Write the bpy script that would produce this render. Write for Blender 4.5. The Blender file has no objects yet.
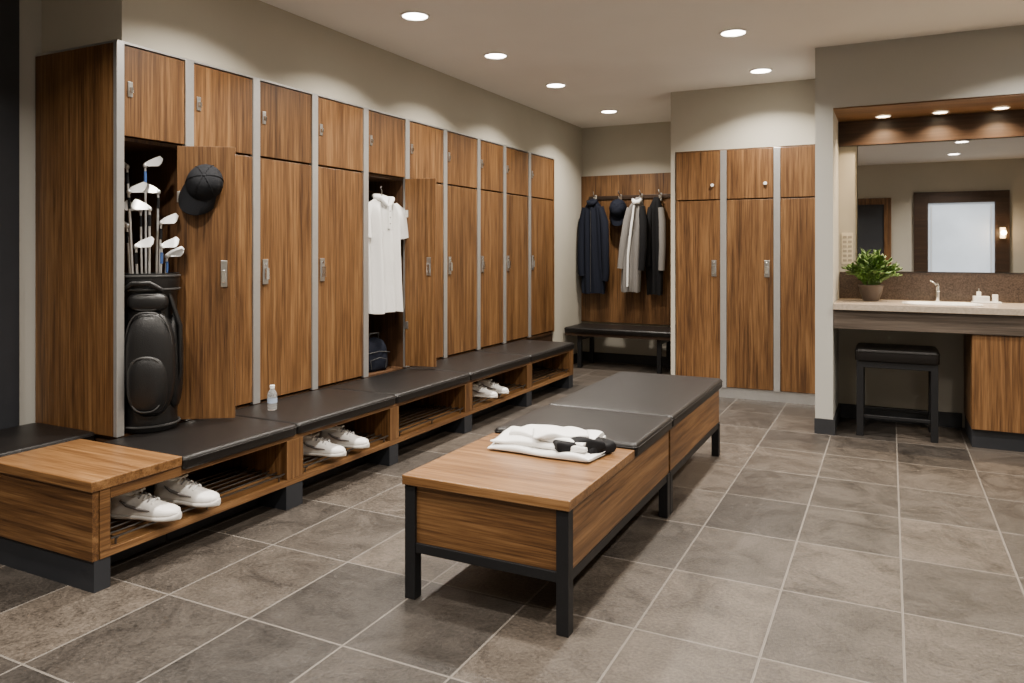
import bpy, bmesh, math, random
from mathutils import Vector, Matrix
random.seed(7)
R=math.radians
scene=bpy.context.scene
H=1.45
# ------------------------------------------------------------------ materials
def newmat(name):
    m=bpy.data.materials.new(name); m.use_nodes=True
    nt=m.node_tree; b=nt.nodes.get('Principled BSDF')
    return m,nt,b
def N(nt,t,**kw):
    n=nt.nodes.new(t)
    for k,v in kw.items(): setattr(n,k,v)
    return n
def plain(name,col,rough=.5,metal=0,noise=.08,nscale=30,bump=0.0,emis=None,estr=0,trans=0,coat=0,spec=.5):
    m,nt,b=newmat(name)
    tc=N(nt,'ShaderNodeTexCoord'); nz=N(nt,'ShaderNodeTexNoise'); nz.inputs['Scale'].default_value=nscale; nz.inputs['Detail'].default_value=4
    nt.links.new(tc.outputs['Object'],nz.inputs['Vector'])
    rp=N(nt,'ShaderNodeValToRGB')
    rp.color_ramp.elements[0].position=.3; rp.color_ramp.elements[1].position=.7
    rp.color_ramp.elements[0].color=(*[c*(1-noise) for c in col],1)
    rp.color_ramp.elements[1].color=(*[min(1,c*(1+noise)) for c in col],1)
    nt.links.new(nz.outputs['Fac'],rp.inputs['Fac']); nt.links.new(rp.outputs['Color'],b.inputs['Base Color'])
    b.inputs['Roughness'].default_value=rough; b.inputs['Metallic'].default_value=metal
    b.inputs['Specular IOR Level'].default_value=spec
    b.inputs['Transmission Weight'].default_value=trans; b.inputs['Coat Weight'].default_value=coat
    if bump:
        bp=N(nt,'ShaderNodeBump'); bp.inputs['Strength'].default_value=bump; bp.inputs['Distance'].default_value=.004
        nt.links.new(nz.outputs['Fac'],bp.inputs['Height']); nt.links.new(bp.outputs['Normal'],b.inputs['Normal'])
    if emis:
        b.inputs['Emission Color'].default_value=(*emis,1); b.inputs['Emission Strength'].default_value=estr
    return m
def wood(name,axis,dark,mid,light,rough=.42):
    m,nt,b=newmat(name)
    tc=N(nt,'ShaderNodeTexCoord'); oi=N(nt,'ShaderNodeObjectInfo')
    off=N(nt,'ShaderNodeVectorMath',operation='MULTIPLY'); 
    comb=N(nt,'ShaderNodeCombineXYZ')
    for i in range(3): nt.links.new(oi.outputs['Random'],comb.inputs[i])
    nt.links.new(comb.outputs[0],off.inputs[0]); off.inputs[1].default_value=(17,23,11)
    add=N(nt,'ShaderNodeVectorMath',operation='ADD')
    nt.links.new(tc.outputs['Object'],add.inputs[0]); nt.links.new(off.outputs[0],add.inputs[1])
    def noise(across,along,detail,dist):
        mp=N(nt,'ShaderNodeMapping'); s=[across]*3; s[axis]=along
        mp.inputs['Scale'].default_value=s
        nt.links.new(add.outputs[0],mp.inputs['Vector'])
        nz=N(nt,'ShaderNodeTexNoise'); nz.inputs['Scale'].default_value=1; nz.inputs['Detail'].default_value=detail
        nz.inputs['Distortion'].default_value=dist
        nt.links.new(mp.outputs[0],nz.inputs['Vector']); return nz
    n1=noise(7,.6,4,1.4); n2=noise(190,5,3,.0); n3=noise(55,1.6,5,.5)
    m1=N(nt,'ShaderNodeMath',operation='MULTIPLY'); m1.inputs[1].default_value=.30; nt.links.new(n1.outputs['Fac'],m1.inputs[0])
    m2=N(nt,'ShaderNodeMath',operation='MULTIPLY_ADD'); m2.inputs[1].default_value=.30; nt.links.new(n2.outputs['Fac'],m2.inputs[0]); nt.links.new(m1.outputs[0],m2.inputs[2])
    m3=N(nt,'ShaderNodeMath',operation='MULTIPLY_ADD'); m3.inputs[1].default_value=.40; nt.links.new(n3.outputs['Fac'],m3.inputs[0]); nt.links.new(m2.outputs[0],m3.inputs[2])
    rp=N(nt,'ShaderNodeValToRGB'); e=rp.color_ramp.elements
    e[0].position=.385; e[0].color=(*dark,1); e[1].position=.625; e[1].color=(*light,1)
    k=e.new(.5); k.color=(*mid,1)
    nt.links.new(m3.outputs[0],rp.inputs['Fac'])
    hs=N(nt,'ShaderNodeHueSaturation'); mr=N(nt,'ShaderNodeMapRange'); mr.inputs['To Min'].default_value=.88; mr.inputs['To Max'].default_value=1.1
    nt.links.new(oi.outputs['Random'],mr.inputs['Value']); nt.links.new(mr.outputs[0],hs.inputs['Value'])
    nt.links.new(rp.outputs['Color'],hs.inputs['Color']); nt.links.new(hs.outputs['Color'],b.inputs['Base Color'])
    b.inputs['Roughness'].default_value=rough; b.inputs['Specular IOR Level'].default_value=.4
    bp=N(nt,'ShaderNodeBump'); bp.inputs['Strength'].default_value=.12; bp.inputs['Distance'].default_value=.002
    nt.links.new(n2.outputs['Fac'],bp.inputs['Height']); nt.links.new(bp.outputs['Normal'],b.inputs['Normal'])
    return m
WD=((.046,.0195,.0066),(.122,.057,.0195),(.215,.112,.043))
woodZ=wood('walnut_vertical',2,*WD); woodX=wood('walnut_cross',0,*WD); woodY=wood('walnut_long',1,*WD)
WT=((.078,.034,.012),(.160,.078,.028),(.26,.138,.056))
woodTopX=wood('walnut_top_cross',0,*WT,rough=.33); woodTopY=wood('walnut_top_long',1,*WT,rough=.35)
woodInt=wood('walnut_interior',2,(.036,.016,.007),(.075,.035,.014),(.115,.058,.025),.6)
woodDk=wood('dark_walnut',0,(.016,.0085,.0045),(.032,.017,.009),(.054,.029,.016))
woodGrey=wood('grey_oak',0,(.04,.03,.023),(.075,.058,.045),(.12,.095,.075))
wallM=plain('wall_paint',(.42,.392,.325),.85,noise=.025,nscale=3)
wallG=plain('wall_paint_grey',(.385,.378,.345),.85,noise=.02,nscale=3)
ceilM=plain('ceiling_paint',(.82,.79,.75),.9,noise=.015,nscale=2)
charcoal=plain('charcoal_panel',(.016,.018,.023),.6,nscale=8)
baseM=plain('charcoal_baseboard',(.016,.017,.02),.5)
leather=plain('black_leather',(.0075,.0064,.006),.40,nscale=180,bump=.2,noise=.15,spec=.3)
blackmetal=plain('black_powder_metal',(.008,.008,.009),.5,nscale=90,spec=.28)
steel=plain('brushed_steel',(.62,.62,.61),.3,1,nscale=60)
alum=plain('brushed_aluminium',(.60,.60,.59),.34,.8,nscale=50,noise=.03)
chrome=plain('chrome',(.8,.8,.8),.12,1)
clubM=plain('club_head_satin',(.60,.60,.59),.28,.7,nscale=30,noise=.05)
darkwire=plain('dark_wire',(.16,.155,.15),.28,1)
whiteCl=plain('white_cotton',(.78,.775,.75),.9,nscale=150,bump=.3,noise=.03)
navy=plain('navy_fabric',(.006,.008,.016),.85,nscale=120,bump=.3,spec=.2)
greyCl=plain('grey_fabric',(.17,.16,.15),.9,nscale=120,bump=.3)
blackCl=plain('black_fabric',(.006,.006,.007),.85,nscale=150,bump=.3,spec=.2)
capM=plain('charcoal_cap_fabric',(.012,.013,.016),.85,nscale=200,bump=.3,spec=.2)
bagM=plain('black_nylon',(.006,.006,.0065),.38,nscale=220,bump=.3)
bagGrey=plain('bag_piping_grey',(.04,.04,.04),.45)
shoeW=plain('shoe_leather_white',(.72,.70,.66),.5,nscale=40,noise=.05)
shoeG=plain('shoe_trim_grey',(.18,.17,.165),.6)
soleM=plain('shoe_sole',(.52,.50,.46),.7)
leafM=plain('leaf_green',(.065,.14,.022),.5,nscale=12,noise=.5)
potM=plain('pot_brown_ceramic',(.06,.042,.032),.4)
stoneM=plain('stone_counter',(.36,.30,.235),.25,nscale=60,noise=.15)
splashM=plain('brown_granite_splash',(.052,.036,.026),.25,nscale=110,noise=.55)
ceramic=plain('white_ceramic',(.8,.79,.76),.15)
plateM=plain('notice_plate_cream',(.6,.54,.42),.5)
inkM=plain('ink_grey',(.3,.27,.22),.6)
mirrorM=plain('mirror_silver',(.9,.9,.9),.01,1,noise=0)
lampM=plain('downlight_lens',(1,.95,.88),.5,emis=(1,.92,.8),estr=24)
lampW=plain('warm_downlight_lens',(1,.9,.75),.5,emis=(1,.8,.55),estr=20)
sconceM=plain('sconce_shade',(1,.85,.6),.5,emis=(1,.62,.25),estr=7)
trimW=plain('downlight_trim_white',(.8,.79,.77),.5)
frost=plain('frosted_glass_lit',(.45,.5,.55),.4,emis=(.82,.91,1),estr=.27,noise=.2,nscale=1.2)
waterM=plain('clear_bottle_plastic',(.95,.96,.97),.08,trans=.85,noise=0)
labelM=plain('bottle_label',(.35,.42,.55),.4)
blueM=plain('ferrule_blue',(.04,.09,.25),.4)
def tilemat(name,bw,bh,ox,oy,c1,c2,mortar,msize,rough,mott,bump=.35,offset=0.0):
    m,nt,b=newmat(name)
    tc=N(nt,'ShaderNodeTexCoord')
    mp=N(nt,'ShaderNodeMapping'); mp.inputs['Location'].default_value=(ox,oy,0); nt.links.new(tc.outputs['Object'],mp.inputs['Vector'])
    br=N(nt,'ShaderNodeTexBrick'); br.offset=offset; br.inputs['Scale'].default_value=1
    br.inputs['Brick Width'].default_value=bw; br.inputs['Row Height'].default_value=bh
    br.inputs['Mortar Size'].default_value=msize; br.inputs['Mortar Smooth'].default_value=.2
    br.inputs['Color1'].default_value=(*c1,1); br.inputs['Color2'].default_value=(*c2,1); br.inputs['Mortar'].default_value=(1,1,1,1)
    nt.links.new(mp.outputs[0],br.inputs['Vector'])
    off=N(nt,'ShaderNodeVectorMath',operation='SCALE'); off.inputs['Scale'].default_value=90
    nt.links.new(br.outputs['Color'],off.inputs[0])
    ad0=N(nt,'ShaderNodeVectorMath',operation='ADD'); nt.links.new(tc.outputs['Object'],ad0.inputs[0]); nt.links.new(off.outputs[0],ad0.inputs[1])
    def nz(s,d,dist=0,rough=.5):
        n=N(nt,'ShaderNodeTexNoise'); n.inputs['Scale'].default_value=s; n.inputs['Detail'].default_value=d; n.inputs['Distortion'].default_value=dist; n.inputs['Roughness'].default_value=rough
        nt.links.new(ad0.outputs[0],n.inputs['Vector']); return n
    na=nz(3.6,12,1.2,.72); nb=nz(75,6,0,.65)
    add=N(nt,'ShaderNodeMath',operation='ADD'); nt.links.new(na.outputs['Fac'],add.inputs[0]); nt.links.new(nb.outputs['Fac'],add.inputs[1])
    mr=N(nt,'ShaderNodeMapRange'); mr.inputs['From Min'].default_value=.74; mr.inputs['From Max'].default_value=1.26
    mr.inputs['To Min'].default_value=1-mott; mr.inputs['To Max'].default_value=1+mott
    nt.links.new(add.outputs[0],mr.inputs['Value'])
    mul=N(nt,'ShaderNodeVectorMath',operation='SCALE'); nt.links.new(br.outputs['Color'],mul.inputs[0]); nt.links.new(mr.outputs[0],mul.inputs['Scale'])
    mix=N(nt,'ShaderNodeMix',data_type='RGBA'); nt.links.new(br.outputs['Fac'],mix.inputs['Factor'])
    nt.links.new(mul.outputs[0],mix.inputs['A']); mix.inputs['B'].default_value=(*mortar,1)
    nt.links.new(mix.outputs['Result'],b.inputs['Base Color'])
    rr=N(nt,'ShaderNodeMapRange'); rr.inputs['To Min'].default_value=rough-.14; rr.inputs['To Max'].default_value=rough+.14
    nt.links.new(na.outputs['Fac'],rr.inputs['Value']); nt.links.new(rr.outputs[0],b.inputs['Roughness'])
    b.inputs['Specular IOR Level'].default_value=.4
    inv=N(nt,'ShaderNodeMath',operation='MULTIPLY_ADD'); inv.inputs[1].default_value=-1.0
    nt.links.new(br.outputs['Fac'],inv.inputs[0])
    sc=N(nt,'ShaderNodeMath',operation='MULTIPLY'); sc.inputs[1].default_value=1.0; nt.links.new(add.outputs[0],sc.inputs[0]); nt.links.new(sc.outputs[0],inv.inputs[2])
    bp=N(nt,'ShaderNodeBump'); bp.inputs['Strength'].default_value=bump; bp.inputs['Distance'].default_value=.004
    nt.links.new(inv.outputs[0],bp.inputs['Height']); nt.links.new(bp.outputs['Normal'],b.inputs['Normal'])
    return m
floorM=tilemat('slate_floor_tile',.46,.60,.415,.2,(.026,.0225,.0195),(.070,.057,.0455),(.135,.118,.10),.004,.42,.72,bump=.55)

# ------------------------------------------------------------------ builders
def empty(name,loc=(0,0,0)):
    e=bpy.data.objects.new(name,None); scene.collection.objects.link(e); e.location=loc; e.empty_display_size=.1
    return e
class MB:
    def __init__(s): s.bm=bmesh.new(); s.mats=[]
    def mi(s,m):
        if m not in s.mats: s.mats.append(m)
        return s.mats.index(m)
    def _tag(s,vs,mat,M):
        i=s.mi(mat); fs=set()
        for v in vs:
            if M is not None: v.co=M@v.co
            for f in v.link_faces: fs.add(f)
        for f in fs: f.material_index=i
    def box(s,a,b,mat,M=None):
        r=bmesh.ops.create_cube(s.bm,size=1)
        for v in r['verts']:
            v.co=Vector([(a[k]+b[k])/2+v.co[k]*(b[k]-a[k]) for k in range(3)])
        s._tag(r['verts'],mat,M); return s
    def cyl(s,p0,p1,r0,mat,r1=None,seg=14,M=None):
        if r1 is None: r1=r0
        p0=Vector(p0);p1=Vector(p1); d=p1-p0
        r=bmesh.ops.create_cone(s.bm,cap_ends=True,segments=seg,radius1=r0,radius2=max(r1,1e-5),depth=d.length)
        T=Matrix.Translation((p0+p1)/2)@d.to_track_quat('Z','Y').to_matrix().to_4x4()
        for v in r['verts']: v.co=T@v.co
        s._tag(r['verts'],mat,M); return s
    def ball(s,c,rad,mat,M=None,seg=18,rot=None):
        r=bmesh.ops.create_uvsphere(s.bm,u_segments=seg,v_segments=seg//2+2,radius=1)
        rot=rot or Matrix.Identity(3)
        for v in r['verts']:
            v.co=Vector(c)+rot@Vector((v.co.x*rad[0],v.co.y*rad[1],v.co.z*rad[2]))
        s._tag(r['verts'],mat,M); return s
    def rings(s,rings,mat,M=None,cap=True,closed=True):
        vv=[[s.bm.verts.new(Vector(p)) for p in r] for r in rings]
        i=s.mi(mat); n=len(vv[0])
        allv=[v for r in vv for v in r]
        if M is not None:
            for v in allv: v.co=M@v.co
        for a,b in zip(vv[:-1],vv[1:]):
            for k in range(n if closed else n-1):
                f=s.bm.faces.new((a[k],a[(k+1)%n],b[(k+1)%n],b[k])); f.material_index=i
        if cap and closed:
            for r in (vv[0][::-1],vv[-1]):
                try:
                    f=s.bm.faces.new(r); f.material_index=i
                except Exception: pass
        return s
    def tube(s,path,radii,mat,seg=12,M=None,flat=1.0,fold=0,cap=True):
        path=[Vector(p) for p in path]; rg=[]
        up=Vector((0,1,0))
        for i,p in enumerate(path):
            t=(path[min(i+1,len(path)-1)]-path[max(i-1,0)]).normalized()
            u=t.cross(up)
            if u.length<.05: u=t.cross(Vector((1,0,0)))
            u.normalize(); w=u.cross(t).normalized()
            r=radii[i] if isinstance(radii,(list,tuple)) else radii
            rg.append([p+u*math.cos(a)*r*(1+fold*math.sin(3*a+i))+w*math.sin(a)*r*flat*(1+fold*math.cos(4*a+i*1.3)) for a in [2*math.pi*k/seg for k in range(seg)]])
        return s.rings(rg,mat,M,cap)
    def done(s,name,parent=None,bevel=0,smooth=False,subsurf=0,angle=40,solid=0):
        bmesh.ops.recalc_face_normals(s.bm,faces=s.bm.faces)
        me=bpy.data.meshes.new(name); s.bm.to_mesh(me); s.bm.free()
        for m in s.mats: me.materials.append(m)
        if smooth:
            for p in me.polygons: p.use_smooth=True
            try: me.set_sharp_from_angle(angle=R(angle))
            except Exception: pass
        o=bpy.data.objects.new(name,me); scene.collection.objects.link(o)
        if parent: o.parent=parent
        if bevel:
            md=o.modifiers.new('bevel','BEVEL'); md.width=bevel; md.segments=4 if bevel>.008 else 2; md.limit_method='ANGLE'; md.angle_limit=R(40)
            if bevel>.008:
                for p in me.polygons: p.use_smooth=True
        if subsurf:
            md=o.modifiers.new('sub','SUBSURF'); md.levels=subsurf; md.render_levels=subsurf
        return o
def B(name,a,b,mat,parent=None,bevel=0):
    return MB().box(a,b,mat).done(name,parent,bevel)
def rz(a): return Matrix.Rotation(a,4,'Z')
def T(x,y,z): return Matrix.Translation((x,y,z))
def cushion(name,a,b,parent,r=.02,crown=.007):
    """upholstered pad: rounded box, slightly crowned top, welted seam"""
    m=MB(); x0,y0,z0=a; x1,y1,z1=b
    cx,cy=(x0+x1)/2,(y0+y1)/2; hx_,hy_=(x1-x0)/2,(y1-y0)/2
    def loop(inset,z):
        pts=[]; rr=max(r*1.3-inset*.3,.004); k=6
        for (sx,sy,a0) in ((1,1,0),(-1,1,90),(-1,-1,180),(1,-1,270)):
            for j in range(k+1):
                an=R(a0+90*j/k)
                pts.append((cx+sx*(hx_-inset-rr)+rr*math.cos(an),cy+sy*(hy_-inset-rr)+rr*math.sin(an),z))
        return pts
    prof=[(.004,z0),(0,z0+.006)]
    zt=z1-crown
    prof.append((0,zt-r))
    for j in range(1,6):
        an=math.pi/2*j/5; prof.append((r*(1-math.cos(an)),zt-r+r*math.sin(an)))
    for q in (.25,.5,.75,.95):
        ins=r+(min(hx_,hy_)-r-.006)*q*.98
        prof.append((ins,zt+crown*math.sin(q*math.pi/2)))
    m.rings([loop(i_,z) for i_,z in prof],leather)
    lp=[Vector(p) for p in loop(-.001,zt-r)]
    lp.append(lp[0])
    m.tube(lp,.003,leather,seg=6,cap=False)
    return m.done(name,parent,smooth=True,angle=60)

# ------------------------------------------------------------------ room shell
CZ=3.05; XL=-4.3; XR=2.6; YB=-1.5
B('floor',(XL-.1,YB-.1,-.1),(XR+.1,9.4,0),floorM)
B('ceiling',(XL-.1,YB-.1,CZ),(XR+.1,9.4,CZ+.1),ceilM)
B('wall_left',(XL-.1,YB-.1,0),(XL,9.4,CZ),wallG)
B('wall_left_soffit',(XL,2.64,2.552),(-3.615,8.345,CZ),wallM)
B('wall_left_alcove',(XL,8.345,0),(-3.615,9.3,CZ),wallM)
B('wall_back',(XL,9.3,0),(-1.98,9.4,CZ),wallM)
B('wall_locker_header',(-1.945,7.585,2.44),(-.53,8.3,CZ),wallM)
B('wall_locker_side',(-1.99,7.585,0),(-1.945,9.4,CZ),wallM)
B('wall_pillar',(-.53,6.43,0),(-.40,8.3,CZ),wallG)
B('wall_vanity_header',(-.40,6.43,2.565),(XR,7.15,CZ),wallG)
B('wall_vanity',(-.40,7.15,0),(XR,7.25,CZ),wallM)
B('wall_right',(XR,YB-.1,0),(XR+.1,7.25,CZ),wallM)
B('wall_entry',(XL,YB-.1,0),(XR,YB,CZ),wallM)
B('trim_charcoal_panel',(XL,YB,.0),(XL+.03,2.50,CZ),charcoal)
B('baseboard_pillar',(-.535,6.415,0),(-.385,6.43,.12),baseM)
B('baseboard_pillar_side',(-.40,6.43,0),(-.385,7.15,.12),baseM)
B('baseboard_vanity',(-.385,7.135,0),(.525,7.15,.12),baseM)
B('baseboard_back',(-3.6,9.285,0),(-1.99,9.3,.12),baseM)
B('baseboard_alcove',(-3.615,8.36,0),(-3.60,9.285,.12),baseM)
B('baseboard_entry',(XL,YB,0),(-1.03,YB+.015,.12),baseM)

# ------------------------------------------------------------------ downlights
def downlight(x,y,z,mat,power,col,r=.085):
    e=empty('recessed_downlight',(x,y,z))
    m=MB(); seg=28
    ring=lambda rr,zz:[(rr*math.cos(2*math.pi*k/seg),rr*math.sin(2*math.pi*k/seg),zz) for k in range(seg)]
    m.rings([ring(r*1.22,0),ring(r*1.22,-.006),ring(r*1.02,-.008),ring(r,-.001)],trimW,cap=False)
    m.done('trim_ring',e,smooth=True)
    m=MB(); m.rings([ring(r,-.002),ring(r*.7,-.006),ring(.01,-.008)],mat); m.done('lens',e,smooth=True)
    L=bpy.data.lights.new('lamp','AREA'); L.shape='DISK'; L.size=r*1.8; L.energy=power; L.color=col; L.spread=R(130)
    o=bpy.data.objects.new('lamp',L); scene.collection.objects.link(o); o.parent=e; o.location=(0,0,-.012)
LP=45; LC=(1,.915,.81)
pts=[(-2.9,y) for y in (.3,1.7,3.05,4.32,5.5,6.75,8.3)]+[(-1.03,y) for y in (.3,1.7,3.05,4.4,5.7,7.02)]+[(.95,y) for y in (-.3,1.3,2.9,4.5,5.7)]
for x,y in pts: downlight(x,y,CZ,lampM,LP,LC)
for x in (-.05,.36,.77,1.3,1.8): downlight(x,6.93,2.553,lampW,12,(1,.75,.48),.05)

# ------------------------------------------------------------------ main locker bank
FX=-3.6
def YU(u): return 1.8*(u+1000)/(890-u)
def lever(m,x,y,z):
    m.box((x,y-.023,z-.08),(x+.008,y+.023,z+.08),steel)
    m.box((x+.008,y-.013,z-.05),(x+.028,y+.013,z+.025),chrome)
    m.cyl((x+.006,y,z+.052),(x+.014,y,z+.052),.01,chrome)
def lever_y(m,x,y,z):
    m.box((x-.024,y-.008,z-.08),(x+.024,y,z+.08),steel)
    m.box((x-.014,y-.026,z-.05),(x+.014,y-.008,z+.025),chrome)
    m.cyl((x,y-.006,z+.052),(x,y-.014,z+.052),.01,chrome)
bank=empty('locker_bank')
Us=[118,189,256,314.5,365.5,407,445,478.5,504.5,529.5,554]
Ys=[YU(u) for u in Us]; Ys[0]=2.60
ZB,ZS,ZT=.475,2.045,2.534
B('side_panel_near',(XL+.015,Ys[0]-.005,ZB),(FX-.001,Ys[0]+.02,ZT),woodZ,bank,.002)
B('side_panel_far',(XL+.015,Ys[-1]-.02,ZB),(FX,Ys[-1],ZT),woodZ,bank)
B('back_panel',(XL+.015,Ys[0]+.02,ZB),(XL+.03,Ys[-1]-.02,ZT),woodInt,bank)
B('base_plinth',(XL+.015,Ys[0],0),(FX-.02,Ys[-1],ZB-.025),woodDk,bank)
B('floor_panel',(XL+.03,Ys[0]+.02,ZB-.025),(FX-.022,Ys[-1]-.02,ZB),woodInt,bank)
B('top_panel',(XL+.015,Ys[0],ZT-.0),(FX+.004,Ys[-1],ZT+.012),alum,bank)
for i,y in enumerate(Ys):
    w=.029
    if i==0: B('strip_0',(FX-.02,y-.006,ZB),(FX+.008,y+.038,ZT),alum,bank,.002)
    elif i<len(Ys)-1:
        B('strip_%d'%i,(FX-.02,y-w,ZB),(FX+.008,y+w,ZT),alum,bank,.002)
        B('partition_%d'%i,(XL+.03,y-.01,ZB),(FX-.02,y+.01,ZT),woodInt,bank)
    else: B('strip_end',(FX-.02,y-.03,ZB),(FX+.006,y,ZT),woodZ,bank)
OPEN=(0,4)
hw=MB()
for i in range(10):
    y0=Ys[i]+(.04 if i==0 else .031); y1=Ys[i+1]-(.031 if i<9 else .032)
    B('upper_door_%d'%i,(FX-.02,y0,ZS+.007),(FX,y1,ZT-.008),woodZ,bank,.0025)
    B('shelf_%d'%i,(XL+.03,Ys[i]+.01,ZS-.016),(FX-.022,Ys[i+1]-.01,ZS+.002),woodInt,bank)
    ly=y0+.035
    hw.box((FX,ly-.014,2.26),(FX+.007,ly+.014,2.34),steel); hw.box((FX+.007,ly-.009,2.28),(FX+.02,ly+.009,2.31),chrome)
    if i not in OPEN:
        B('lower_door_%d'%i,(FX-.02,y0,ZB+.014),(FX,y1,ZS-.007),woodZ,bank,.0025)
        lever(hw,FX,y0+.045,1.31)
hw.done('lock_hardware',bank,bevel=.002)
def opendoor(name,hx,hy,ex,ey):
    d=Vector((ex-hx,ey-hy,0)); L=d.length; a=math.atan2(d.y,d.x)
    M=T(hx,hy,0)@rz(a)
    m=MB().box((0,-.011,ZB+.018),(L,.011,ZS-.008),woodZ,M); o=m.done(name,bank,.0025)
    m=MB()
    m.box((L-.075,-.018,1.24),(L-.04,-.011,1.39),steel,M); m.box((L-.068,-.033,1.265),(L-.047,-.018,1.335),chrome,M)
    m.box((0,-.016,.8),(.03,-.011,.86),steel,M); m.box((0,-.016,1.72),(.03,-.011,1.78),steel,M)
    m.done(name+'_hardware',bank,bevel=.002)
    return M,L
D1,L1=opendoor('lower_door_open_a',-3.60,2.975,-3.345,3.155)
D2,L2=opendoor('lower_door_open_b',-3.585,Ys[5]-.045,-3.325,Ys[5]+.015)
MB().cyl((-3.85,Ys[4]+.02,1.93),(-3.85,Ys[5]-.02,1.93),.011,chrome).done('hanging_rod',bank,smooth=True)

# ------------------------------------------------------------------ shoe storage bench
sb=empty('shoe_storage_bench')
BX=-3.0; YE=7.45; Z0=.134
posts=[(2.06,2.135),(3.20,3.33),(4.17,4.27),(5.17,5.29),(6.31,6.42),(7.34,YE)]
B('end_face',(XL+.035,2.055,Z0),(BX-.002,2.085,.43),woodX,sb,.002)
B('end_plinth',(XL+.035,2.065,0),(BX-.005,2.14,Z0),charcoal,sb)
B('end_plinth_recessed',(XL+.035,2.14,0),(BX-.22,2.595,Z0-.002),charcoal,sb)
B('end_top',(-3.745,2.045,.43),(BX+.008,2.50,.475),woodTopX,sb,.004)
B('end_core',(XL+.035,2.085,Z0),(-3.6,2.595,.43),woodDk,sb)
B('shelf_board',(-3.595,2.09,Z0),(BX,YE,Z0+.034),woodTopY,sb,.002)
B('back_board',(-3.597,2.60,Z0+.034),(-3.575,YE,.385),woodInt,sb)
B('top_board',(-3.595,2.50,.385),(BX,YE,.41),woodY,sb,.002)
B('front_apron',(BX-.02,2.137,.383),(BX+.001,2.50,.43),woodY,sb)
B('recessed_plinth',(-3.59,2.60,0),(BX-.22,YE-.02,Z0),charcoal,sb)
for i,(a,b) in enumerate(posts):
    if i==0: B('end_post',(-3.575,2.087,Z0+.034),(BX+.002,b,.43),woodY,sb,.001)
    else:
        B('divider_%d'%i,(-3.575,a,Z0+.034),(BX+.002,b,.385),woodZ,sb,.002)
        B('foot_%d'%i,(BX-.22,a,0),(BX-.004,b,Z0),charcoal,sb)
segs=[2.50,3.27,4.22,5.23,6.36,YE]
for i in range(5):
    cushion('cushion_%d'%i,(-3.598,segs[i]+.002,.411),(BX+.02,segs[i+1]-.002,.4765),sb,.018,.004)
cushion('corner_cushion',(XL+.035,2.04,.431),(-3.75,2.592,.495),sb,.016,.004)
for i in range(5):
    y0=posts[i][1]+.01; y1=posts[i+1][0]-.01
    m=MB()
    for k in range(7):
        x=BX-.01-k*.055
        m.cyl((x,y0,.205),(x,y1,.205),.005,darkwire,seg=8)
    for y in (y0+.03,(y0+y1)/2,y1-.03):
        m.cyl((BX-.005,y,.199),(BX-.36,y,.199),.0045,darkwire,seg=8)
        m.cyl((BX-.02,y,.199),(BX-.02,y,.168),.0045,darkwire,seg=8); m.cyl((BX-.35,y,.199),(BX-.35,y,.168),.0045,darkwire,seg=8)
    m.done('wire_rack_%d'%i,sb,smooth=True)

# ------------------------------------------------------------------ island bench
ib=empty('island_bench')
X0,X1,Y0,YM,Y1=-1.81,-1.075,2.62,4.08,5.44
def module(tag,ya,yb):
    B('body_'+tag,(X0+.02,ya+.015,.235),(X1-.02,yb-.01,.468),woodX,ib)
    B('side_r_'+tag,(X1-.02,ya+.02,.235),(X1-.006,yb-.005,.468),woodY,ib,.001)
    B('side_l_'+tag,(X0+.006,ya+.02,.235),(X0+.02,yb-.005,.468),woodY,ib,.001)
    m=MB()
    t=.05
    for x in (X0,X1-t):
        for y in (ya,yb-t): m.box((x,y,0),(x+t,y+t,.4738 if y==ya and tag=='a' else .235),blackmetal)
        m.box((x+.004,ya+t,.195),(x+t-.004,yb-t,.2345),blackmetal)
    for y in (ya,yb-t): m.box((X0+t,y+.004,.195),(X1-t,y+t-.004,.2345),blackmetal)
    m.done('frame_'+tag,ib,.002)
module('a',Y0,YM); module('b',YM+.01,Y1)
CS=3.42
B('top_wood',(X0-.008,Y0-.01,.474),(X1+.008,CS-.003,.515),woodTopX,ib,.004)
B('under_board',(X0,CS,.468),(X1,Y1,.48),woodDk,ib)
cushion('cushion_a',(X0-.008,CS,.48),(X1+.016,YM+.001,.548),ib,.02,.006)
cushion('cushion_b',(X0-.008,YM+.005,.48),(X1+.016,Y1+.02,.548),ib,.02,.006)

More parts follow.
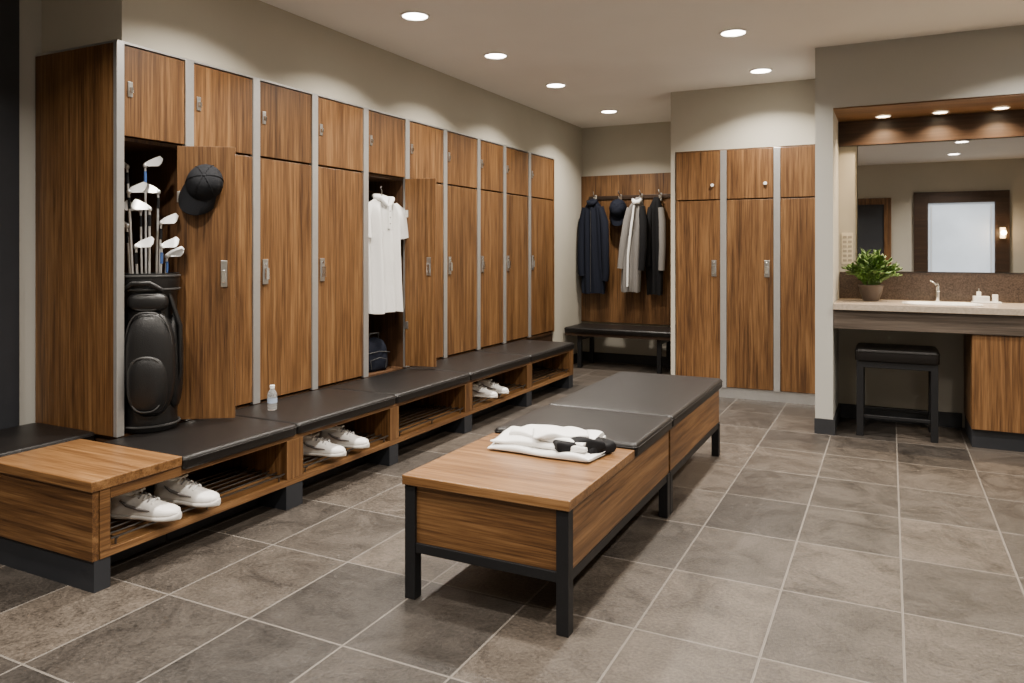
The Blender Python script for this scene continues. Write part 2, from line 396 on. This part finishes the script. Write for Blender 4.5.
# ------------------------------------------------------------------ far locker bank
fb=empty('locker_bank')
FY=7.58
def XU(u,Y): return Y*2*(u-890)/(u+1000)
xs=[XU(676,FY),XU(723.5,FY),XU(777,FY),-.535]
FZT,FZS,FZB=2.43,1.945,.10
B('carcass_back',(xs[0],8.2,0),(xs[-1],8.22,FZT),woodInt,fb)
B('side_a',(xs[0],FY+.013,0),(xs[0]+.02,8.2,FZT),woodZ,fb); B('side_b',(xs[-1]-.02,FY+.02,0),(xs[-1],8.2,FZT),woodZ,fb)
B('top',(xs[0],FY+.004,FZT-.0),(xs[-1],8.22,FZT+.008),woodZ,fb)
B('kickplate',(xs[0]+.02,FY+.012,0),(xs[-1]-.02,FY+.03,FZB),alum,fb)
hw=MB()
for i in range(3):
    a=xs[i]+(.0 if i==0 else .03); b=xs[i+1]-(.03 if i<2 else .0)
    B('upper_door_%d'%i,(a+.003,FY-.008,FZS+.006),(b-.003,FY+.012,FZT-.004),woodZ,fb,.0025)
    B('lower_door_%d'%i,(a+.003,FY-.008,FZB+.006),(b-.003,FY+.012,FZS-.006),woodZ,fb,.0025)
    if i<2:
        B('strip_%d'%i,(b,FY-.012,FZB),(b+.06,FY+.012,FZT),alum,fb,.002)
        lever_y(hw,b-.06,FY-.008,1.27)
        hw.cyl((b-.075,FY-.008,2.09),(b-.075,FY-.03,2.09),.016,ceramic)
hw.done('lock_hardware',fb,bevel=.002)

# ------------------------------------------------------------------ coat area
B('trim_coat_panel',(-3.612,9.255,.52),(-1.992,9.298,2.41),woodZ)
cr=empty('coat_hook_rail')
B('rail',(-3.5,9.235,2.10),(-2.1,9.2545,2.145),woodDk,cr,.002)
hx=[XU(u,9.2) for u in (595,620,641,660)]
m=MB()
for x in hx+[-2.2]:
    m.box((x-.014,9.226,2.06),(x+.014,9.236,2.16),steel)
    m.tube([(x,9.232,2.14),(x,9.18,2.145),(x,9.15,2.17),(x,9.145,2.2)],.008,chrome,seg=8)
    m.tube([(x,9.232,2.09),(x,9.19,2.08),(x,9.165,2.095),(x,9.16,2.13)],.008,chrome,seg=8)
m.done('hooks',cr,smooth=True)
cb=empty('upholstered_coat_bench')
cushion('seat',(-3.595,8.62,.44),(-2.0,9.2,.505),cb,.018,.005)
B('seat_board',(-3.59,8.64,.40),(-2.01,9.2,.44),woodDk,cb)
m=MB()
for x in (-3.45,-2.45,-2.10):
    m.box((x,8.7,0),(x+.05,8.75,.40),blackmetal); m.box((x,9.12,0),(x+.05,9.17,.40),blackmetal); m.box((x,8.75,.34),(x+.05,9.12,.38),blackmetal)
m.done('legs',cb,.002)

def torso(m,prof,mat,M,n=44,k=5,ph=0,fa=.012):
    rg=[]
    for j,(z,cx,w,t) in enumerate(prof):
        ring=[]
        for i in range(n):
            a=2*math.pi*i/n; c=math.cos(a); s_=math.sin(a)
            x=w*math.copysign(abs(c)**.85,c)
            f=fa*min(1,j/4)*math.sin(k*math.pi*x/max(w,.01)*.5+ph+z*2.2)
            ring.append((cx+x,t*math.copysign(abs(s_)**.8,s_)+f,z+ .006*math.sin(4*a+ph)))
        rg.append(ring)
    m.rings(rg,mat,M)
def lerp_prof(keys,n):
    out=[]
    zs=[k[0] for k in keys]
    for i in range(n):
        z=zs[0]+(zs[-1]-zs[0])*i/(n-1)
        for a,b in zip(keys[:-1],keys[1:]):
            if a[0]>=z>=b[0]-1e-9:
                t=(z-a[0])/(b[0]-a[0])
                out.append(tuple(a[q]+(b[q]-a[q])*t for q in range(4))); break
    return out
m=MB(); M=T(hx[0]+.015,9.09,0)
torso(m,lerp_prof([(2.10,0,.04,.03),(2.05,0,.07,.05),(1.98,0,.12,.065),(1.85,0,.13,.07),(1.4,.0,.14,.075),(1.0,.01,.16,.08),(.90,.01,.155,.08)],26),navy,M,k=6,fa=.018)
m.tube([(-.10,-.02,1.99),(-.14,-.02,1.8),(-.15,-.03,1.5),(-.14,-.05,1.2),(-.13,-.05,1.12)],[.045,.05,.048,.045,.04],navy,M=M,fold=.08)
m.tube([(.10,-.02,1.99),(.16,-.03,1.8),(.18,-.05,1.5),(.19,-.05,1.15),(.18,-.05,1.06)],[.045,.055,.05,.045,.04],navy,M=M,fold=.08)
m.tube([(-.06,-.03,2.07),(-.03,-.07,2.04),(.03,-.07,2.04),(.06,-.03,2.07)],[.02,.03,.03,.02],navy,M=M)
m.cyl((0.0,-.09,1.95),(.0,-.095,.92),.003,bagGrey,M=M,seg=6)
m.done('navy_jacket',None,smooth=True,angle=80)
def cap(name,M,mat,s=1.0):
    m=MB(); seg=28
    rg=[]
    for j in range(9):
        p=j/8*math.pi/2*.97
        rr=.088*math.cos(p)**.75; z=.095*math.sin(p)
        rg.append([(rr*math.cos(a)*(1.0),rr*math.sin(a)*1.12,z) for a in [2*math.pi*k/seg for k in range(seg)]])
    m.rings(rg,mat,M@Matrix.Scale(s,4))
    outl=[]
    for k in range(17):
        a=R(200+ (340-200)*k/16); outl.append((.086*math.cos(a),.096*math.sin(a),.004))
    out2=[]
    for k in range(17):
        a=R(193+(347-193)*k/16); x=.092*math.cos(a); out2.append((x,-.055+.125*math.sin(a),-.012-.02*(x/.09)**2*1.2))
    mid=[((a[0]+b[0])/2,(a[1]+b[1])/2,(a[2]+b[2])/2+.006) for a,b in zip(outl,out2)]
    loop=lambda dz:[ [(p[0],p[1],p[2]+dz) for p in L] for L in (outl,mid,out2)]
    up=loop(.003); dn=loop(-.003)
    r2=[u for u in up]+[d for d in dn[::-1]]+[up[0]]
    m.rings(r2,mat,M@Matrix.Scale(s,4),cap=False,closed=False)
    m.ball((0,0,.094),(.009,.009,.005),mat,M@Matrix.Scale(s,4),seg=10)
    for a in range(6):
        an=a*math.pi/3+.5
        m.tube([(.089*math.cos(p)**.75*math.cos(an),.1*math.cos(p)**.75*math.sin(an),.0965*math.sin(p)) for p in [q/7*1.5 for q in range(8)]],.0018,mat,seg=5,M=M@Matrix.Scale(s,4))
    return m.done(name,None,smooth=True,angle=50)
cap('navy_golf_cap',T(hx[1],9.125,1.97)@Matrix.Rotation(R(75),4,'X')@Matrix.Rotation(R(8),4,'Y'),navy,1.25)
m=MB(); M=T(hx[2],9.06,0)
torso(m,lerp_prof([(2.10,.02,.035,.03),(2.05,.0,.06,.05),(1.97,-.02,.10,.06),(1.7,-.05,.12,.065),(1.3,-.08,.125,.07),(.98,-.09,.125,.075),(.93,-.09,.12,.07)],26),greyCl,M,k=6,fa=.02,ph=1)
m.tube([(-.09,-.02,1.97),(-.13,-.03,1.8),(-.17,-.05,1.5),(-.20,-.06,1.22)],[.045,.05,.048,.04],greyCl,M=M,fold=.09)
m.tube([(.06,-.03,1.98),(.09,-.07,1.8),(.10,-.09,1.5),(.08,-.1,1.2)],[.042,.05,.045,.04],blackCl,M=M,fold=.09)
m.tube([(-.05,-.03,2.07),(-.02,-.07,2.04),(.03,-.07,2.04),(.05,-.03,2.07)],[.02,.028,.028,.02],whiteCl,M=M)
m.tube([(-.02,-.08,2.0),(-.05,-.09,1.75),(-.09,-.1,1.4),(-.1,-.1,1.0)],[.012,.016,.016,.014],whiteCl,M=M)
m.done('grey_jacket',None,smooth=True,angle=80)
m=MB(); M=T(hx[3]-.03,9.14,0)
torso(m,lerp_prof([(2.10,0,.03,.02),(2.03,0,.06,.04),(1.95,-.01,.09,.05),(1.6,-.02,.10,.055),(1.2,-.02,.11,.06),(.90,-.02,.10,.06)],22),blackCl,M,k=5,fa=.016,ph=2)
m.tube([(-.06,-.03,1.97),(-.08,-.06,1.8),(-.09,-.08,1.5),(-.08,-.07,1.25)],[.04,.045,.04,.035],blackCl,M=M,fold=.07)
m.tube([(.06,-.02,1.97),(.08,-.03,1.8),(.09,-.05,1.5),(.08,-.05,1.2)],[.04,.045,.04,.038],greyCl,M=M,fold=.07)
m.done('black_jacket',None,smooth=True,angle=80)

# ------------------------------------------------------------------ white polo in locker
px,py=-3.66,4.975
M=T(px,py,0)@rz(R(80))
m=MB()
torso(m,lerp_prof([(1.88,0,.055,.03),(1.85,0,.09,.045),(1.81,0,.17,.06),(1.74,0,.19,.07),(1.5,0,.185,.075),(1.2,0,.19,.08),(.98,0,.2,.085),(.95,0,.2,.085)],30),whiteCl,M,k=7,fa=.026,ph=.5,n=64)
m.tube([(.13,0,1.80),(.19,-.01,1.74),(.23,-.02,1.63),(.245,-.025,1.55)],[.055,.075,.08,.085],whiteCl,M=M,flat=.55,fold=.06)
m.tube([(-.13,0,1.80),(-.19,-.01,1.74),(-.215,-.02,1.63),(-.22,-.025,1.55)],[.055,.07,.075,.08],whiteCl,M=M,flat=.55,fold=.06)
m.tube([(-.075,-.0,1.87),(-.06,-.055,1.86),(-.01,-.085,1.80)],[.016,.024,.012],whiteCl,M=M)
m.tube([(.075,-.0,1.87),(.06,-.055,1.86),(.01,-.085,1.80)],[.016,.024,.012],whiteCl,M=M)
m.tube([(-.07,0,1.87),(-.04,.05,1.885),(.04,.05,1.885),(.07,0,1.87)],[.016,.02,.02,.016],whiteCl,M=M)
m.box((-.014,-.097,1.62),(.014,-.079,1.80),whiteCl,M)
for z in (1.66,1.71,1.76): m.cyl((0,-.095,z),(0,-.10,z),.005,shoeG,M=M,seg=8)
m.tube([(0,0,1.87),(0,0,1.93),(0,.02,1.955),(0,.0,1.96)],.004,chrome,M=M,seg=6)
m.done('white_polo_shirt',None,smooth=True,angle=80)
m=MB()
Ms=T(-3.76,4.96,0)@rz(R(75))
torso(m,lerp_prof([(.74,0,.04,.03),(.72,0,.11,.07),(.67,0,.14,.09),(.55,0,.15,.1),(.49,0,.145,.095),(.477,0,.12,.08)],14),navy,Ms,k=4,fa=.006)
m.tube([(-.06,-.02,.73),(-.04,-.05,.78),(.04,-.05,.78),(.06,-.02,.73)],.008,bagGrey,M=Ms)
m.tube([(-.13,-.08,.62),(0,-.112,.64),(.13,-.08,.62)],.004,bagGrey,M=Ms)
m.tube([(-.07,-.105,.50),(-.08,-.105,.57),(.0,-.118,.59),(.08,-.105,.57),(.07,-.105,.50)],.003,bagGrey,M=Ms)
m.done('navy_shoe_bag',None,smooth=True,angle=70)
Mc=D1@T(L1*.48,-.014,1.825)@Matrix.Rotation(R(24),4,'Y')@Matrix.Rotation(R(66),4,'X')
cap('charcoal_golf_cap',Mc,capM,1.12)

# ------------------------------------------------------------------ golf bag with clubs
gb=empty('golf_bag'); gx,gy,gz=-3.645,2.82,.478
Mg=T(gx,gy,gz)@rz(R(38))@Matrix.Scale(1.02,4)
m=MB(); seg=36
def gr(z,rx,ry,dy=0): return [(rx*math.cos(a),dy+ry*math.sin(a),z) for a in [2*math.pi*k/seg for k in range(seg)]]
m.rings([gr(0,.125,.12),gr(.0,.14,.135),gr(.03,.148,.142),gr(.06,.145,.14),gr(.3,.14,.135),gr(.62,.14,.135),gr(.72,.145,.14),gr(.76,.155,.15),gr(.80,.158,.153),gr(.83,.155,.15),gr(.83,.135,.13),gr(.74,.13,.125)],bagM,Mg,cap=True)
m.done('body',gb,smooth=True,angle=50)
m=MB()
def pouch(c,rad,mat,rot=None,p=2.6):
    rg=[]; nn=26
    for j in range(1,14):
        ph=math.pi*(j/14)-math.pi/2
        cz=math.copysign(abs(math.sin(ph))**(2/p),math.sin(ph)); cr=abs(math.cos(ph))**(2/p)
        rg.append([(c[0]+rad[0]*cr*math.copysign(abs(math.cos(a))**(2/p),math.cos(a)),c[1]+rad[1]*cr*math.copysign(abs(math.sin(a))**(2/p),math.sin(a)),c[2]+rad[2]*cz) for a in [2*math.pi*k/nn for k in range(nn)]])
    m.rings(rg,mat,Mg)
pouch((0.04,-.12,.36),(.125,.078,.28),bagM)
pouch((0.04,-.16,.26),(.10,.06,.165),bagM)
pouch((0.03,-.12,.68),(.10,.05,.055),bagM)
pouch((-.125,-.02,.32),(.045,.09,.24),bagM)
pouch((.135,-.01,.36),(.04,.085,.26),bagM)
def ringcurve(c,rx,rz_,y,r,mat):
    m.tube([(c[0]+rx*math.copysign(abs(math.cos(a))**.75,math.cos(a)),y+.03*abs(math.cos(a))**2,c[1]+rz_*math.copysign(abs(math.sin(a))**.75,math.sin(a))) for a in [2*math.pi*k/32 for k in range(33)]],r,mat,seg=6,M=Mg)
ringcurve((.04,.26),.082,.14,-.212,.004,bagGrey)
ringcurve((.04,.38),.115,.25,-.178,.004,bagGrey)
ringcurve((.03,.68),.08,.04,-.164,.0035,bagGrey)
m.tube([(-.09,-.12,.74),(-.03,-.17,.78),(.05,-.17,.78),(.1,-.12,.74)],.014,bagM,M=Mg)
m.tube([(.12,-.06,.72),(.175,-.06,.55),(.175,-.05,.3),(.14,-.04,.14)],.012,bagM,M=Mg,flat=1.6)
m.done('pockets_and_straps',gb,smooth=True,angle=60)
m=MB()
for z in (.03,.745,.815):
    m.tube([(.157*math.cos(a),.153*math.sin(a),z) for a in [2*math.pi*k/32 for k in range(33)]],.006,bagGrey,seg=6,M=Mg)
m.done('piping',gb,smooth=True)
m=MB()
random.seed(3)
clubs=[(-.10,.02,1.40,-1),(-.07,-.06,1.26,1),(-.02,.03,1.41,1),(.02,-.05,1.17,-1),(.05,.04,1.10,1),(.07,-.03,.97,1),(-.09,-.02,1.08,-1),(.03,.07,1.27,-1),(.08,.03,.92,1),(-.03,-.09,.97,1),(-.05,.06,1.17,-1)]
for i,(x,y,h,sd) in enumerate(clubs):
    tx,ty=x*1.1,y*1.1
    p0=(x*.6,y*.6,.2); p1=(tx,ty,h)
    m.cyl(p0,p1,.0055,clubM,r1=.006,seg=8,M=Mg)
    m.cyl((tx*.98,ty*.98,h-.09),(tx,ty,h-.03),.008,(blackCl,blackCl,blueM)[i%3],seg=8,M=Mg)
    hw_=[]
    L=.086
    for t in range(7):
        q=t/6
        hh=.014+.034*q**.7 if q<.95 else .034
        th=.010*(1-.4*q)
        cx=tx+sd*(L*q); cz=h+.006+.02*q
        if q>.99: hh*=.6
        hw_.append([(cx,ty-th-.012*q,cz-hh*.55),(cx,ty+th-.012*q,cz-hh*.6),(cx,ty+th*.4+.012*q,cz+hh*.75),(cx,ty-th*.4+.012*q,cz+hh*.75)])
    m.rings(hw_,clubM,Mg)
    m.ball((tx,ty,h),(.012,.012,.015),clubM,Mg,seg=10)
m.done('golf_clubs',gb,smooth=True,angle=35)

# ------------------------------------------------------------------ shoes
def sneaker(M,tag):
    m=MB()
    L=.30
    ts=[0,.03,.1,.2,.35,.5,.65,.78,.88,.95,.985,1.0]
    hwid=[.012,.026,.034,.037,.034,.036,.046,.050,.044,.032,.018,.006]
    top=[.075,.095,.105,.104,.098,.088,.068,.056,.050,.044,.036,.024]
    def sec(x,w,z0,z1,n=20):
        out=[]
        for k in range(n):
            a=2*math.pi*k/n; c=math.cos(a); s_=math.sin(a)
            if s_>=0: z=z0+(z1-z0)*abs(s_)**(.85)
            else: z=z0-.012*abs(s_)**.4
            out.append((x,w*math.copysign(abs(c)**.75,c),z))
        return out
    m.rings([sec(t*L,w*1.06,.012,.026) for t,w in zip(ts,hwid)],soleM,M)
    m.rings([sec(.004+t*(L-.008),w*.98,.026,h) for t,w,h in zip(ts,hwid,top)],shoeW,M)
    m.tube([(.058+.052*math.cos(a),.028*math.sin(a),.104+.006*math.cos(a)*-1) for a in [2*math.pi*k/20 for k in range(21)]],.0085,shoeW,seg=8,M=M)
    m.ball((.058,0,.103),(.046,.022,.008),shoeG,M,seg=16)
    m.box((-.035,-.016,-.004),(.03,.016,.004),shoeW,M@T(.115,0,.104)@Matrix.Rotation(R(-12),4,'Y'))
    for k in range(5):
        x=.125+k*.018; zz=.102-k*.0065
        m.tube([(x,-.026,zz-.012),(x+.003,-.01,zz+.001),(x+.003,.01,zz+.001),(x,.026,zz-.012)],.0036,(whiteCl,shoeG)[k%2],seg=6,M=M)
    for sgn in (-1,1):
        m.tube([(.07,sgn*.036,.075),(.10,sgn*.038,.058),(.15,sgn*.039,.045),(.2,sgn*.044,.042)],[.003,.007,.007,.003],shoeG,seg=6,M=M)
        m.tube([(.02,sgn*.03,.05),(.03,sgn*.034,.08),(.02,sgn*.028,.098)],[.003,.005,.003],shoeG,seg=6,M=M)
    return m.done(tag,None,smooth=True,angle=60)
def pair(y1,y2,z=.2105,x=-3.245,a1=10,a2=4,s=1.0):
    e=empty('pair_of_golf_shoes',(0,0,0))
    for i,(y,a) in enumerate(((y1,a1),(y2,a2))):
        o=sneaker(T(x,y,z)@rz(R(a))@Matrix.Scale(s,4),'shoe_%s'%('left','right')[i]); o.parent=e
pair(2.31,2.56,a1=20,a2=14,s=1.18,x=-3.255)
pair(3.52,3.76,a1=18,a2=14,s=1.12,x=-3.25)
pair(5.56,5.78,a1=12,a2=8,x=-3.24)

# ------------------------------------------------------------------ bottle
m=MB(); bx,by,bz=-3.36,3.46,.477; s=24
def rg2(r,z): return [(bx+r*math.cos(2*math.pi*k/s),by+r*math.sin(2*math.pi*k/s),bz+z) for k in range(s)]
m.rings([rg2(.024,0),rg2(.028,.004),rg2(.029,.03),rg2(.027,.05),rg2(.029,.07),rg2(.029,.095),rg2(.022,.115),rg2(.012,.128),rg2(.012,.138)],waterM)
m.rings([rg2(.0145,.132),rg2(.0145,.15),rg2(.012,.152)],ceramic)
m.rings([rg2(.0295,.045),rg2(.0295,.075)],labelM,cap=False)
m.done('water_bottle',None,smooth=True)

# ------------------------------------------------------------------ folded towel on island bench
tw=empty('folded_towel')
def fold(name,M,lx,ly,z0,z1,mat,seed=0,n=26):
    m=MB(); rnd=random.Random(seed); ph=rnd.random()*6
    rg=[]; K=32
    for i in range(n+1):
        t=-1+2*i/n
        e=(1-abs(t)**8)**.5 if abs(t)<1 else 0
        e=max(e,.05)
        ring=[]
        for k in range(K):
            a=2*math.pi*k/K; c=math.cos(a); s_=math.sin(a)
            y=ly/2*math.copysign(abs(c)**.35,c)*(1+.03*math.sin(t*5+ph))
            zc=(z0+z1)/2; z=zc+(z1-z0)/2*math.copysign(abs(s_)**.5,s_)*(.5+.5*e)
            if s_>0: z+=.006*math.sin(5*t+ph+y*20)+.004*math.sin(y*45+ph+t*3)
            x=lx/2*t*(1+.03*math.sin(y*18+ph))
            ring.append((x,y,z))
        rg.append(ring)
    m.rings(rg,mat,M)
    return m.done(name,tw,smooth=True,angle=70)
Mt=T(-1.42,3.245,.5165)@rz(R(-2))
fold('towel_layer_1',Mt,.52,.30,.0,.032,whiteCl,1)
fold('towel_layer_2',Mt@T(-.02,.012,0)@rz(R(3)),.47,.27,.028,.060,whiteCl,2)
fold('towel_layer_3',Mt@T(.02,.02,0)@rz(R(-4)),.39,.22,.055,.084,whiteCl,3)
fold('black_garment_fold',Mt@T(.165,-.05,0)@rz(R(38)),.22,.09,.03,.082,blackCl,4)
fold('black_garment_cuff',Mt@T(.225,.02,0)@rz(R(70)),.17,.08,.002,.056,blackCl,5)
fold('white_garment_flap',Mt@T(.06,-.02,0)@rz(R(26)),.26,.14,.077,.098,whiteCl,6)

# ------------------------------------------------------------------ vanity
vn=empty('vanity_counter')
VX1=XR-.005
m=MB()
sx0,sx1,sy0,sy1=.10,.62,6.60,6.98
for a,b in (((-.398,6.41),(sx0,7.148)),((sx1,6.41),(VX1,7.148)),((sx0,6.41),(sx1,sy0)),((sx0,sy1),(sx1,7.148))):
    m.box((a[0],a[1],.985),(b[0],b[1],1.03),stoneM)
m.done('stone_top',vn)
m=MB(); seg=40; cx,cy=(sx0+sx1)/2,(sy0+sy1)/2
def er(fx,z): return [(cx+.26*fx*math.copysign(abs(math.cos(a))**.6,math.cos(a)),cy+.19*fx*math.copysign(abs(math.sin(a))**.6,math.sin(a)),z) for a in [2*math.pi*k/seg for k in range(seg)]]
m.rings([er(1.06,1.0302),er(1.06,1.033),er(.96,1.034),er(.9,1.02),er(.8,.93),er(.5,.89),er(.05,.888)],ceramic,cap=False)
m.done('basin',vn,smooth=True)
B('fascia',(-.398,6.435,.835),(VX1,6.46,.985),woodGrey,vn,.002)
B('cabinet_body',(.535,6.47,.135),(VX1,7.13,.83),woodZ,vn)
for i in range(3):
    a=.535+i*.7; B('cabinet_door_%d'%i,(a+.003,6.45,.14),(min(a+.697,VX1),6.47,.832),woodZ,vn,.002)
B('cabinet_kick',(.54,6.49,0),(VX1,7.1,.135),charcoal,vn)
B('trim_backsplash',(-.39,7.132,1.031),(VX1,7.149,1.262),splashM)
wm=empty('wall_mirror')
B('mirror_glass',(-.246,7.128,1.27),(2.3,7.134,2.34),mirrorM,wm)
B('mirror_backing',(-.252,7.134,1.264),(2.306,7.149,2.344),charcoal,wm)
B('trim_mirror_header',(-.399,7.10,2.345),(XR-.002,7.149,2.553),woodDk)
B('trim_vanity_soffit',(-.399,6.44,2.554),(XR-.002,7.149,2.5645),woodX)
m=MB(); fx,fy=.345,7.03
m.cyl((fx,fy,1.0305),(fx,fy,1.04),.028,chrome); m.cyl((fx,fy,1.04),(fx,fy,1.13),.016,chrome)
m.tube([(fx,fy,1.12),(fx,fy-.02,1.16),(fx,fy-.07,1.175),(fx,fy-.12,1.155),(fx,fy-.135,1.12)],[.014,.013,.012,.011,.011],chrome,seg=12)
m.cyl((fx,fy,1.13),(fx,fy,1.155),.018,chrome); m.tube([(fx,fy,1.15),(fx-.02,fy+.01,1.18),(fx-.05,fy+.015,1.2)],[.008,.007,.006],chrome)
m.done('chrome_faucet',None,smooth=True)
m=MB(); ax,ay=.68,7.02
m.box((ax-.1,ay-.05,1.0305),(ax+.1,ay+.05,1.043),ceramic); m.box((ax-.09,ay-.04,1.043),(ax+.02,ay+.04,1.085),ceramic)
m.cyl((ax+.06,ay,1.043),(ax+.06,ay,1.10),.02,ceramic); m.cyl((ax-.05,ay,1.085),(ax-.05,ay,1.12),.016,ceramic); m.cyl((ax-.05,ay,1.12),(ax-.05,ay,1.145),.006,chrome)
m.done('amenity_tray',None,bevel=.003)
m=MB()
m.box((-.375,7.142,1.33),(-.285,7.1498,1.60),plateM)
for r_ in range(6):
    for c_ in range(2):
        m.box((-.365+c_*.04,7.140,1.35+r_*.04),(-.335+c_*.04,7.1425,1.372+r_*.04),inkM)
m.done('notice_plate',None)
pp=empty('potted_fern'); cx,cy,cz=-.14,6.885,1.0305
m=MB(); seg=28
def cr_(r,z): return [(cx+r*math.cos(2*math.pi*k/seg),cy+r*math.sin(2*math.pi*k/seg),cz+z) for k in range(seg)]
m.rings([cr_(.055,0),cr_(.062,.01),cr_(.085,.08),cr_(.092,.115),cr_(.096,.12),cr_(.096,.135),cr_(.086,.135),cr_(.08,.11)],potM)
m.done('pot',pp,smooth=True)
m=MB(); rnd=random.Random(5)
def leaf(p,d,L,w):
    d=d.normalized(); side=d.cross(Vector((0,0,1)))
    if side.length<.1: side=Vector((1,0,0))
    side.normalize(); side=(side+Vector((rnd.uniform(-.4,.4),rnd.uniform(-.4,.4),rnd.uniform(-.3,.3)))).normalized()
    nn=d.cross(side).normalized()
    P=[p,p+d*L*.3+side*w,p+d*L*.65+side*w*.8-nn*.004,p+d*L-nn*.01,p+d*L*.65-side*w*.8-nn*.004,p+d*L*.3-side*w]
    c1=p+d*L*.3-nn*.004; c2=p+d*L*.65-nn*.008
    V=[m.bm.verts.new(q) for q in P]; a=m.bm.verts.new(c1); b=m.bm.verts.new(c2)
    i=m.mi(leafM)
    for f in ((V[0],V[1],a),(V[1],V[2],b,a),(V[2],V[3],b),(V[3],V[4],b),(V[4],V[5],a,b),(V[5],V[0],a)):
        m.bm.faces.new(f).material_index=i
for s_ in range(85):
    az=rnd.uniform(0,2*math.pi); out=rnd.uniform(.04,.22); ht=rnd.uniform(.10,.26)*(1.2-out*2.8)
    base=Vector((cx+.04*math.cos(az),cy+.04*math.sin(az),cz+.11))
    tip=Vector((cx+out*math.cos(az),cy+out*math.sin(az)*.8,cz+.12+ht))
    mid=(base+tip)/2+Vector((0,0,.06))
    path=[base*(1-t)**2+mid*2*t*(1-t)+tip*t*t for t in [k/8 for k in range(9)]]
    m.tube(path,[.0022]*9,leafM,seg=4)
    for k in range(2,9):
        d=(path[k]-path[k-1]).normalized()
        for sg in (-1,1):
            sd=d.cross(Vector((0,0,1)))
            if sd.length<.05: sd=Vector((1,0,0))
            sd.normalize()
            leaf(path[k],d*.5+sd*sg*.8+Vector((0,0,rnd.uniform(-.2,.3))),rnd.uniform(.035,.055),rnd.uniform(.010,.017))
m.done('foliage',pp)
st=empty('vanity_stool')
sx0,sx1,sy0,sy1=-.235,.325,6.50,6.90
cushion('seat_cushion',(sx0-.01,sy0-.01,.585),(sx1+.01,sy1+.01,.695),st,.025,.01)
m=MB()
m.box((sx0,sy0,.535),(sx1,sy1,.585),blackmetal)
for x in (sx0,sx1-.05):
    for y in (sy0,sy1-.05): m.box((x,y,0),(x+.05,y+.05,.54),blackmetal)
m.box((sx0+.05,sy0+.01,.14),(sx1-.05,sy0+.035,.165),blackmetal); m.box((sx0+.05,sy1-.035,.14),(sx1-.05,sy1-.01,.165),blackmetal)
m.box((sx0+.01,sy0+.05,.14),(sx0+.035,sy1-.05,.165),blackmetal); m.box((sx1-.035,sy0+.05,.14),(sx1-.01,sy1-.05,.165),blackmetal)
m.done('stool_frame',st,.003)

# ------------------------------------------------------------------ entry wall (seen in the mirror)
w1=empty('window_1')
B('frosted_pane',(.62,YB+.005,.15),(1.65,YB+.02,2.30),frost,w1)
m=MB()
m.box((.39,YB,0),(.62,YB+.07,2.50),woodDk); m.box((1.65,YB,0),(1.87,YB+.07,2.50),woodDk); m.box((.62,YB,2.30),(1.65,YB+.07,2.50),woodDk); m.box((.62,YB,0),(1.65,YB+.07,.15),woodDk)
m.box((.66,YB+.02,.2),(.685,YB+.035,2.25),steel); m.box((1.585,YB+.02,.2),(1.61,YB+.035,2.25),steel)
m.done('frame',w1,.003)
L=bpy.data.lights.new('daylight','AREA'); L.shape='RECTANGLE'; L.size=1.0; L.size_y=2.1; L.energy=7; L.color=(.9,.95,1)
o=bpy.data.objects.new('daylight',L); scene.collection.objects.link(o); o.parent=w1; o.location=(1.135,YB+.04,1.22); o.rotation_euler=(R(90),0,R(180))
d1=empty('door_1')
B('slab',(-.9,YB,0),(-.1,YB+.03,2.3),charcoal,d1)
m=MB(); m.box((-1.02,YB,0),(-.9,YB+.06,2.42),woodZ); m.box((-.1,YB,0),(.02,YB+.06,2.42),woodZ); m.box((-.9,YB,2.3),(-.1,YB+.06,2.42),woodZ); m.done('casing',d1,.003)
ws=empty('wall_sconce',(1.76,YB+.07,1.75))
MB().box((-.04,0,-.1),(.04,.02,.1),steel).done('backplate',ws,.003)
MB().cyl((0,.06,-.09),(0,.06,.09),.04,sconceM,seg=20).done('shade',ws,smooth=True)
L=bpy.data.lights.new('sconce_bulb','POINT'); L.energy=6; L.color=(1,.65,.32); L.shadow_soft_size=.04
o=bpy.data.objects.new('sconce_bulb',L); scene.collection.objects.link(o); o.parent=ws; o.location=(0,.16,.0)

# ------------------------------------------------------------------ world + camera
w=bpy.data.worlds.new('world'); scene.world=w; w.use_nodes=True
w.node_tree.nodes['Background'].inputs[0].default_value=(.8,.85,.9,1); w.node_tree.nodes['Background'].inputs[1].default_value=.3
cam=bpy.data.cameras.new('camera'); co=bpy.data.objects.new('camera',cam); scene.collection.objects.link(co)
co.location=(0,0,H); co.rotation_euler=(R(90),0,math.atan(.5))
cam.sensor_width=36; cam.lens=756/1024*36; cam.shift_y=-(341.5-250)/1024; cam.clip_start=.05
scene.camera=co
